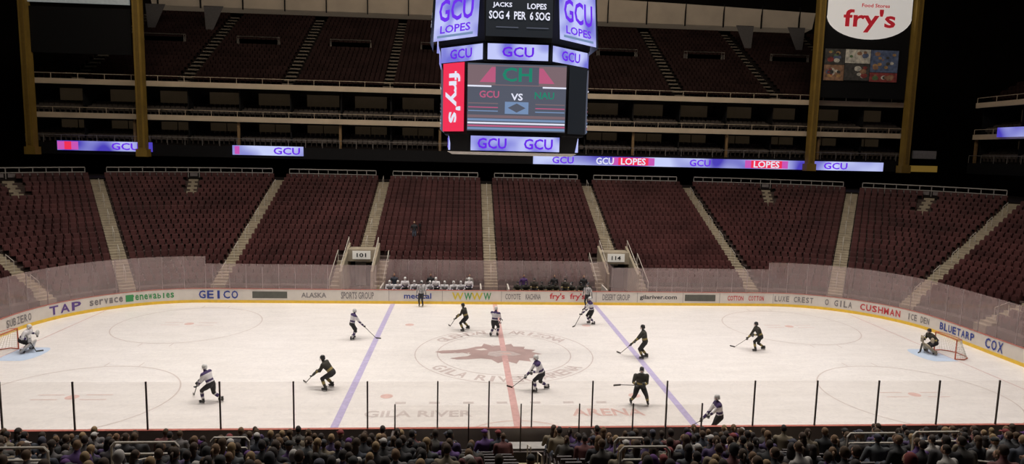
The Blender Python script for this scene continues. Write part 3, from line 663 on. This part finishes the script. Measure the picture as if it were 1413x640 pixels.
def body(pelvis,chest,fL,fR,hL,hR,look,pads=1.,voxel=.024,hair='short',stick=None,shoe='skate',kneeL=(0,1,.2),kneeR=(0,1,.2),elL=None,elR=None,goalie=False,twist=0,glove=True,stripes=True,yoke=False):
    """slots:0 jersey,1 pants,2 sock,3 accent,4 skin,5 hair,6 headgear,7 shoe,8 blade,9 glove,10 stick,11 eye,12 lips,13 pad"""
    pv=Vector(pelvis);ch=Vector(chest);up=(ch-pv).normalized();rx=Vector((math.cos(twist),math.sin(twist),0));fy=up.cross(rx)
    if fy.y<0: fy=-fy
    b=MB()
    rings=[]
    for t,wx,wy in((-.16,.12,.10),(-.08,.165,.125),(0.05,.18,.13),(.3,.165,.122),(.55,.178,.126),(.8,.205,.132),(.94,.195,.115),(1.02,.14,.092),(1.10,.085,.075)):
        c=pv+(ch-pv)*t;k=1+(pads-1)*(.9 if t>.5 else .6)
        rings.append([tuple(c+rx*wx*k*math.cos(a)+fy*wy*k*math.sin(a)) for a in [2*math.pi*i/16 for i in range(16)]])
    b.loft(rings,0)
    sh=[ch+rx*s*.20*(1+(pads-1)*.6)-up*.05 for s in(-1,1)];hp=[pv+Vector((s*.10,0,-.05)) for s in(-1,1)]
    hs=[Vector(hL),Vector(hR)];ft=[Vector(fL),Vector(fR)]
    segs=[(pv-up*.02,pv+up*.02,.17,'p'),(pv+up*.10,ch,.17,'j')]
    for i in(0,1):
        s=-1 if i==0 else 1
        e=ik(sh[i],hs[i],.30,.27,(elL if i==0 else elR) or (s*.6,-.5,-.6))
        q=pads;limb(b,[sh[i],sh[i].lerp(e,.5),e,e.lerp(hs[i],.5),hs[i]],[.080*q,.066*q,.052*q,.045*q,.032*q])
        segs+=[(sh[i],e,.065,'j'),(e,hs[i],.045,'a')]
        kn=ik(hp[i],ft[i],.45,.44,kneeL if i==0 else kneeR)
        limb(b,[hp[i],hp[i].lerp(kn,.5),kn,kn.lerp(ft[i],.35),ft[i]],[.105*q,.092*q,.068*q,.064*q,.042*q])
        segs+=[(hp[i],kn.lerp(hp[i],.12),.10,'p'),(kn,ft[i],.06,'s')]
    look=Vector(look).normalized()
    hc=ch+up*.09+Vector((0,0,.055))+fy*.02
    limb(b,[ch-up*.02,hc],[.070,.058])
    segs.append((ch+up*.07,hc+Vector((0,0,.03)),.05,'n'))
    me=b.mesh('tmp',[]);o=mkobj('tmp',me);md=o.modifiers.new('r','REMESH');md.mode='VOXEL';md.voxel_size=voxel
    sm=o.modifiers.new('s','SMOOTH');sm.iterations=2;sm.factor=.5
    dg=bpy.context.evaluated_depsgraph_get();ev=o.evaluated_get(dg).to_mesh()
    vs=[tuple(v.co) for v in ev.vertices];fs=[tuple(p.vertices) for p in ev.polygons];ms=[]
    for p in ev.polygons:
        c=p.center;best=None
        for a,bb,r_,l in segs:
            d,t=seg_d(c,a,bb);d=d/r_
            if best is None or d<best[0]:best=(d,l,t)
        l,t=best[1],best[2];k={'j':0,'a':0,'p':1,'s':2,'n':4}[l]
        hgt=(Vector(c)-pv).dot(up)/(ch-pv).length
        if stripes and l=='a' and .30<t<.7:k=3
        if stripes and l=='s' and .3<t<.62:k=3
        if l=='j' and stripes and .2<hgt<.38:k=3
        if yoke and l=='j' and hgt>.86:k=3
        ms.append(k)
    o.evaluated_get(dg).to_mesh_clear();bpy.data.objects.remove(o);bpy.data.meshes.remove(me)
    mb=MB();mb.v=vs;mb.f=fs;mb.m=ms
    head(mb,hc+Vector((0,0,.085)),look,(0,0,1),hair,4,5,11,12,6,8)
    for i in(0,1):
        s=-1 if i==0 else 1
        if stick and not(goalie and i==0):
            ax=(Vector(stick[1])-Vector(stick[0])).normalized();e=hs[i]-sh[i];dd=(e-ax*e.dot(ax)).normalized()
            hand(mb,hs[i]-dd*.03,dd,(0,0,-1) if i==0 else (0,0,1),9 if glove else 4,1.35 if glove else 1,1.25)
            if glove: mb.tube([hs[i]-dd*.11,hs[i]-dd*.02],[.062,.052],9,8)
        else: hand(mb,hs[i],(hs[i]-sh[i])*Vector((.3,.3,1)) if True else 0,(-s,0,0),9 if glove else 4,1.3 if glove else 1,.5)
        a=ft[i]
        if shoe=='skate':
            mb.ell((a.x,a.y+.05,a.z-.035),(.05,.15,.055),7,nu=10,nv=7);mb.tube([(a.x,a.y-.02,a.z-.03),(a.x,a.y-.02,a.z+.09)],[.055,.052],7,8)
            mb.box((a.x,a.y+.05,a.z-.11),(.008,.29,.035),8);mb.box((a.x,a.y+.13,a.z-.09),(.03,.04,.04),7);mb.box((a.x,a.y-.04,a.z-.09),(.03,.04,.04),7)
        else:
            mb.ell((a.x,a.y+.06,a.z-.045),(.05,.15,.05),7,nu=8,nv=6)
        if goalie:
            kn=ik(hp[i],ft[i],.45,.44,kneeL if i==0 else kneeR);d=(kn-ft[i])
            M=frame((1,0,0),d,ft[i].lerp(kn,.62)+Vector((0,.10,.02)))
            mb.box((0,0,0),(.27,d.length*1.65,.10),13,M)
            for xx in(-.135,.135): mb.tube([M@Vector((xx,-d.length*.8,.03)),M@Vector((xx,d.length*.8,.03))],.045,13,6)
            mb.box((0,-d.length*.6,.055),(.24,.05,.02),3,M);mb.box((0,d.length*.35,.055),(.24,.05,.02),3,M)
    if goalie:
        mb.box(tuple(hs[1]+Vector((0,.06,.02))),(.20,.06,.36),13);mb.ell(tuple(hs[0]+Vector((0,.06,.05))),(.14,.07,.16),13)
    if stick:
        A,B=Vector(stick[0]),Vector(stick[1]);d=(B-A).normalized();M=frame(d,Vector((0,0,1)).cross(d) if abs(d.z)<.9 else (1,0,0),A.lerp(B,.5))
        mb.box((0,0,0),((B-A).length,.032,.022),10,M)
        h=Vector((d.x,d.y,0)).normalized();mb.box((.15,0,.0),(.32,.07,.012),10,frame(h,(0,0,1),B))
        if goalie: mb.box((0,0,0),((B-A).length*.5,.09,.022),10,frame(d,Vector((0,0,1)).cross(d),A.lerp(B,.75)))
    return mb
def lerp3(a,b,t):return tuple(Vector(a).lerp(Vector(b),t))
TEAMS={'w':(jw,pants,jw,purple,skin,hairb,helw),'d':(jd,pants,jd,goldc,skin,hairb,helb)}
def mlist(team): 
    t=TEAMS[team];return list(t)+[skate,steel,pants if team=='w' else skate,stickm,eyew,mouth,padw if team=='w' else padd]
def player(name,team,x,y,heading,pose='skate',flip=False,scale=1.07,stickdef=None,look=(0,1,-.15)):
    if pose=='skate': P=dict(pelvis=(0,0,.88),chest=(0,.24,1.36),fL=(-.16,.30,.14),fR=(.24,-.34,.15))
    elif pose=='up': P=dict(pelvis=(0,0,.94),chest=(0,.12,1.46),fL=(-.15,.10,.14),fR=(.20,-.12,.14))
    elif pose=='wide': P=dict(pelvis=(0,0,.86),chest=(0,.18,1.36),fL=(-.34,.06,.14),fR=(.36,-.04,.14))
    elif pose=='crouch': P=dict(pelvis=(0,-.08,.78),chest=(0,.28,1.20),fL=(-.27,.12,.14),fR=(.28,.02,.14))
    st=stickdef or ((-.22,.46,1.02),(.55,1.25,.04))
    if pose=='crouch' and not stickdef: st=((-.2,.56,.85),(.55,1.35,.04))
    t2=.36
    hL=lerp3(*st,.05);hR=lerp3(*st,t2)
    mb=body(P['pelvis'],P['chest'],P['fL'],P['fR'],hL,hR,look,pads=1.28,hair='helmet',stick=st,yoke=(team=='w'))
    if flip:
        mb.v=[(-a,b_,c) for a,b_,c in mb.v];mb.f=[tuple(reversed(f_)) for f_ in mb.f]
    o=mb.obj(name,mlist(team),True,loc=(x,y,.01),rot=R(heading));o.scale=(scale,)*3
    return o
player('hockey_player','w',-9.38,3.13,-60,'up')
player('hockey_player','w',-14.05,-7.49,75,'skate')
player('hockey_player','d',-8.97,-5.72,80,'crouch',scale=1.12)
player('hockey_player','d',-2.26,5.27,70,'wide')
player('hockey_player','w',-.43,3.89,-30,'up',flip=True)
player('hockey_player','w',6.53,7.11,95,'up',flip=True)
player('hockey_player','d',8.19,-.80,75,'up',scale=1.12)
player('hockey_player','d',15.88,.82,85,'skate')
player('hockey_player','w',1.51,-6.10,95,'skate',scale=1.11)
player('hockey_player','d',6.03,-7.89,175,'wide',scale=1.13,stickdef=((-.12,.45,1.0),(.95,.75,1.1)))
player('hockey_player','w',8.5,-11.6,85,'up',scale=1.03)
for s,x,y,team,hd in((-1,-27.25,.45,'w',-90),(1,26.75,.35,'d',90)):
    st=((.34,.30,.98),(.12,.62,.05))
    mb=body((0,-.12,.66),(0,.22,1.10),(-.36,.05,.14),(.36,.05,.14),(-.46,.32,.82),lerp3(*st,.25),(0,1,-.1),pads=1.3,hair='helmet',stick=st,goalie=True,kneeL=(.4,1,.2),kneeR=(-.4,1,.2))
    o=mb.obj('hockey_goalie',mlist(team),True,loc=(x,y,.01),rot=R(hd));o.scale=(1.1,)*3
def official(x,y,hd):
    mb=body((0,0,.95),(0,.04,1.48),(-.13,.03,.14),(.13,-.02,.14),(-.36,.05,.88),(.34,.10,.90),(0,1,0),hair='helmet',stripes=False,pads=1.06)
    for i,(f_,m) in enumerate(zip(mb.f,mb.m)):
        if m==0:
            xx=sum(mb.v[k][0] for k in f_)/len(f_)
            if int(math.floor(xx/.055))%2:mb.m[i]=3
    o=mb.obj('referee',[jw,pants,pants,jd,skin,hairb,helb,skate,steel,pants,stickm,eyew,mouth,padw],True,loc=(x,y,.01),rot=R(hd));o.scale=(1.05,)*3
official(-5.68,12.06,175);official(7.15,12.1,150)
def seated(hair,pads=1.,voxel=.03,arms=0,lean=.08):
    hl=((-.16,.34,.62),(.16,.34,.62)) if arms==0 else ((-.10,.36,.80),(.12,.34,.78)) if arms==1 else ((-.28,.30,.60),(.10,.30,.95))
    return body((0,0,.56),(0,lean,1.04),(-.14,.42,.10),(.15,.44,.10),hl[0],hl[1],(random.uniform(-.3,.3),1,-.15),pads=pads*1.08,voxel=voxel,hair=hair,shoe='shoe',glove=False,stripes=False,kneeL=(0,1,.8),kneeR=(0,1,.8))
bench=MB()
for x0,x1 in((-8.7,-1.4),(1.4,8.0)):
    bench.box(((x0+x1)/2,14.35,.72),(x1-x0,.36,.06),0);bench.box(((x0+x1)/2,13.95,.12),(x1-x0,1.75,.24),1)
    for x in(x0+.3,(x0+x1)/2,x1-.3):bench.box((x,14.35,.46),(.08,.3,.46),0)
for x in(-8.9,-1.1,1.1,8.9): bench.box((x,14.2,.6),(.1,2.1,1.2),2)
bench.obj('team_bench',[mat('bench_wood',(.25,.18,.12),.6,noise=.2),darkwall,boardw])
for team,x0,n in(('w',-8.3,11),('d',1.9,10)):
    root=empty('players_on_bench')
    ms_=[body((0,0,.56),(0,.16,1.04),(-.14,.40,.14),(.15,.42,.14),(-.18,.42,.72),(.16,.44,.74),(q,1,-.1),pads=1.22,voxel=.028,hair='helmet',kneeL=(0,1,.8),kneeR=(0,1,.8)).mesh('bench_player_'+team,mlist(team),True) for q in(-.3,.3)]
    msb=body((0,0,.92),(0,.16,1.42),(-.15,.02,.14),(.15,-.02,.14),(-.20,.42,1.0),(.18,.42,1.02),(.2,1,-.1),pads=1.22,voxel=.028,hair='helmet').mesh('standing_bench_player_'+team,mlist(team),True)
    for i in range(n):
        if i%4==2: mkobj('bench_player_%d'%i,msb,root,(x0+i*.62,13.72,.24),math.pi+random.uniform(-.3,.3))
        else: mkobj('bench_player_%d'%i,ms_[i%2],root,(x0+i*.62,14.25,.24),math.pi+random.uniform(-.5,.5))
SH=random_mat('spectator_shirt',[(.02,.02,.022),(.035,.03,.035),(.05,.03,.09),(.10,.09,.09),(.015,.015,.02),(.03,.035,.05),(.32,.30,.28),(.05,.045,.04),(.02,.018,.02),(.07,.03,.13),(.10,.03,.03),(.06,.065,.07),(.018,.018,.02),(.15,.12,.08)])
HRm=random_mat('spectator_hair_colour',[(.03,.018,.011),(.07,.04,.02),(.018,.013,.012),(.14,.08,.04),(.045,.026,.015),(.24,.16,.08),(.025,.017,.014)])
SK=random_mat('spectator_skin_tone',[(.42,.24,.16),(.35,.18,.11),(.20,.10,.06),(.46,.28,.19)],.6)
HG=random_mat('spectator_headgear_x',[(.02,.02,.02),(.08,.02,.13),(.4,.38,.36),(.04,.04,.06),(.18,.03,.03),(.03,.03,.035)])
jeans=mat('dark_denim',(.02,.025,.04),.8,noise=.15)
SM=[SH,jeans,jeans,SH,SK,HRm,HG,skate,steel,SK,stickm,eyew,mouth,padw]
variants=[seated('short').mesh('spectator_mesh_a',SM,True),seated('long',.92,arms=1).mesh('spectator_mesh_b',SM,True),seated('cap',1.05,arms=2).mesh('spectator_mesh_c',SM,True),seated('tail',.93,lean=.16).mesh('spectator_mesh_d',SM,True),seated('short',1.08,arms=1,lean=.2).mesh('spectator_mesh_e',SM,True),seated('hood',1.08).mesh('spectator_mesh_f',SM,True)]
wts=[30,24,14,12,20,4]
crowd=empty('seated_spectator_crowd');ci=0
for i in range(14):
    t=i*DEP
    for a,b_ in zip(XA[:-1],XA[1:]):
        n=int((b_-a-1.2)/.55)
        for k in range(n):
            x=a+.6+(b_-a-1.2)*(k+.5)/n
            dens=.68
            if -2.2<x<.9 and t>2.5:dens=.10
            if 6.<x<9.2 and t>1.5:dens=.25
            if i==0:dens=.45
            if i==1:dens=.6
            if random.random()>dens:continue
            o=mkobj('spectator_%d'%ci,random.choices(variants,wts)[0],crowd,(x+random.uniform(-.05,.05),-(HY+R0+t+.46),.85+slope(-1)*t-.07),random.uniform(-.4,.4));ci+=1
            s_=random.uniform(1.0,1.18);o.scale=(s_,s_,s_);o.rotation_euler[1]=random.uniform(-.08,.08)
stand=body((0,0,.94),(0,.03,1.46),(-.12,.02,.09),(.12,-.02,.09),(-.30,.06,.86),(.28,.14,.92),(0,1,-.1),voxel=.028,hair='short',shoe='shoe',glove=False,stripes=False,pads=1.06).mesh('standing_person_mesh',SM,True)
for x,y,z,r in((2.0,-15.25,.0,.2),(2.9,-15.25,0,-.3),(-9.9,-14.5,0,.4),(13.4,-14.6,0,0)):
    mkobj('standing_spectator',stand,None,(x,y,z),r)
for x,y in((-8.0,14.9),(-5.1,14.95),(-2.0,14.9),(2.4,14.9),(4.9,14.95),(7.3,14.9)): mkobj('team_coach',stand,None,(x,y,.24),math.pi)
ry=8;zc=.85+slope(1)*ry*DEP
mkobj('camera_operator',stand,None,(-7.0,HY+R0+ry*DEP+.12,zc),math.pi)
tp=MB();hx,hy=-6.5,HY+R0+ry*DEP+.1
for a in(90,210,330): tp.tube([(hx,hy,zc+1.3),(hx+.3*math.cos(R(a)),hy+.1*math.sin(R(a)),zc)],.02,0,5)
tp.box((hx,hy-.05,zc+1.45),(.2,.5,.25),0);tp.tube([(hx,hy-.3,zc+1.45),(hx,hy-.5,zc+1.45)],.07,0,8);tp.obj('tripod_video_camera',[black])
hr=MB()
for x,t,w in((-12.4,7.6,1.3),(-10.3,6.2,1.6),(-8.8,4.6,1.0),(1.6,8.8,1.1),(9.5,4.8,1.5),(11.8,4.4,1.5),(13.6,6.4,1.2),(2.0,6,.8)):
    y=-(HY+R0+t);z=.85+slope(-1)*t
    for zz in(1.35,1.05): hr.tube([(x-w/2,y,z+zz-.1),(x-w/2+.08,y,z+zz),(x+w/2-.08,y,z+zz),(x+w/2,y,z+zz-.1)],.034,0,6)
    for s in(-1,1): hr.tube([(x+s*w/2,y,z-.3),(x+s*w/2,y,z+1.25)],.034,0,6)
hr.obj('crowd_guard_rail',[railw])

# ------------------------------------------------------------------ lights
def area(name,loc,sx,sy,p,c,spread=130,rot=(0,0,0)):
    l=bpy.data.lights.new(name,'AREA');l.shape='RECTANGLE';l.size=sx;l.size_y=sy;l.energy=p;l.color=c;l.spread=R(spread)
    o=bpy.data.objects.new(name,l);col.objects.link(o);o.location=loc;o.rotation_euler=rot
for y in(-9,9): area('rink_light_bank',(0,y,33),62,3,8900,(1,.93,.85),120)
area('upper_deck_fill_light',(0,14,36),70,2,3900,(1,.87,.70),150,(R(62),0,0))  # added fill, lifts the dark balcony fronts and upper seats
for s in(1,-1): area('upper_deck_fill_light',(s*28,0,36),2,40,1300,(1,.85,.65),150,(0,s*R(-62),0))  # same added fill for the end stands
w=bpy.data.worlds.new('arena_ambient');sc.world=w;w.use_nodes=True;bg=w.node_tree.nodes['Background'];bg.inputs[0].default_value=(.9,.8,.8,1);bg.inputs[1].default_value=.01
sc.view_settings.view_transform='Standard'
# ------------------------------------------------------------------ camera
x,y,z,yaw,pit,rol,f=-2.4467,-38.1737,11.9054,.0715,.1199,.0228,920.75
fw=Vector((math.sin(yaw)*math.cos(pit),math.cos(yaw)*math.cos(pit),-math.sin(pit)));r0=Vector((math.cos(yaw),-math.sin(yaw),0));u0=r0.cross(fw)
rr=r0*math.cos(rol)+u0*math.sin(rol);uu=u0*math.cos(rol)-r0*math.sin(rol)
cam=bpy.data.cameras.new('camera');co=bpy.data.objects.new('camera',cam);col.objects.link(co);cam.sensor_width=36;cam.lens=f/1413*36;cam.clip_end=400
co.matrix_world=Matrix(((rr[0],uu[0],-fw[0],x),(rr[1],uu[1],-fw[1],y),(rr[2],uu[2],-fw[2],z),(0,0,0,1)))
sc.camera=co
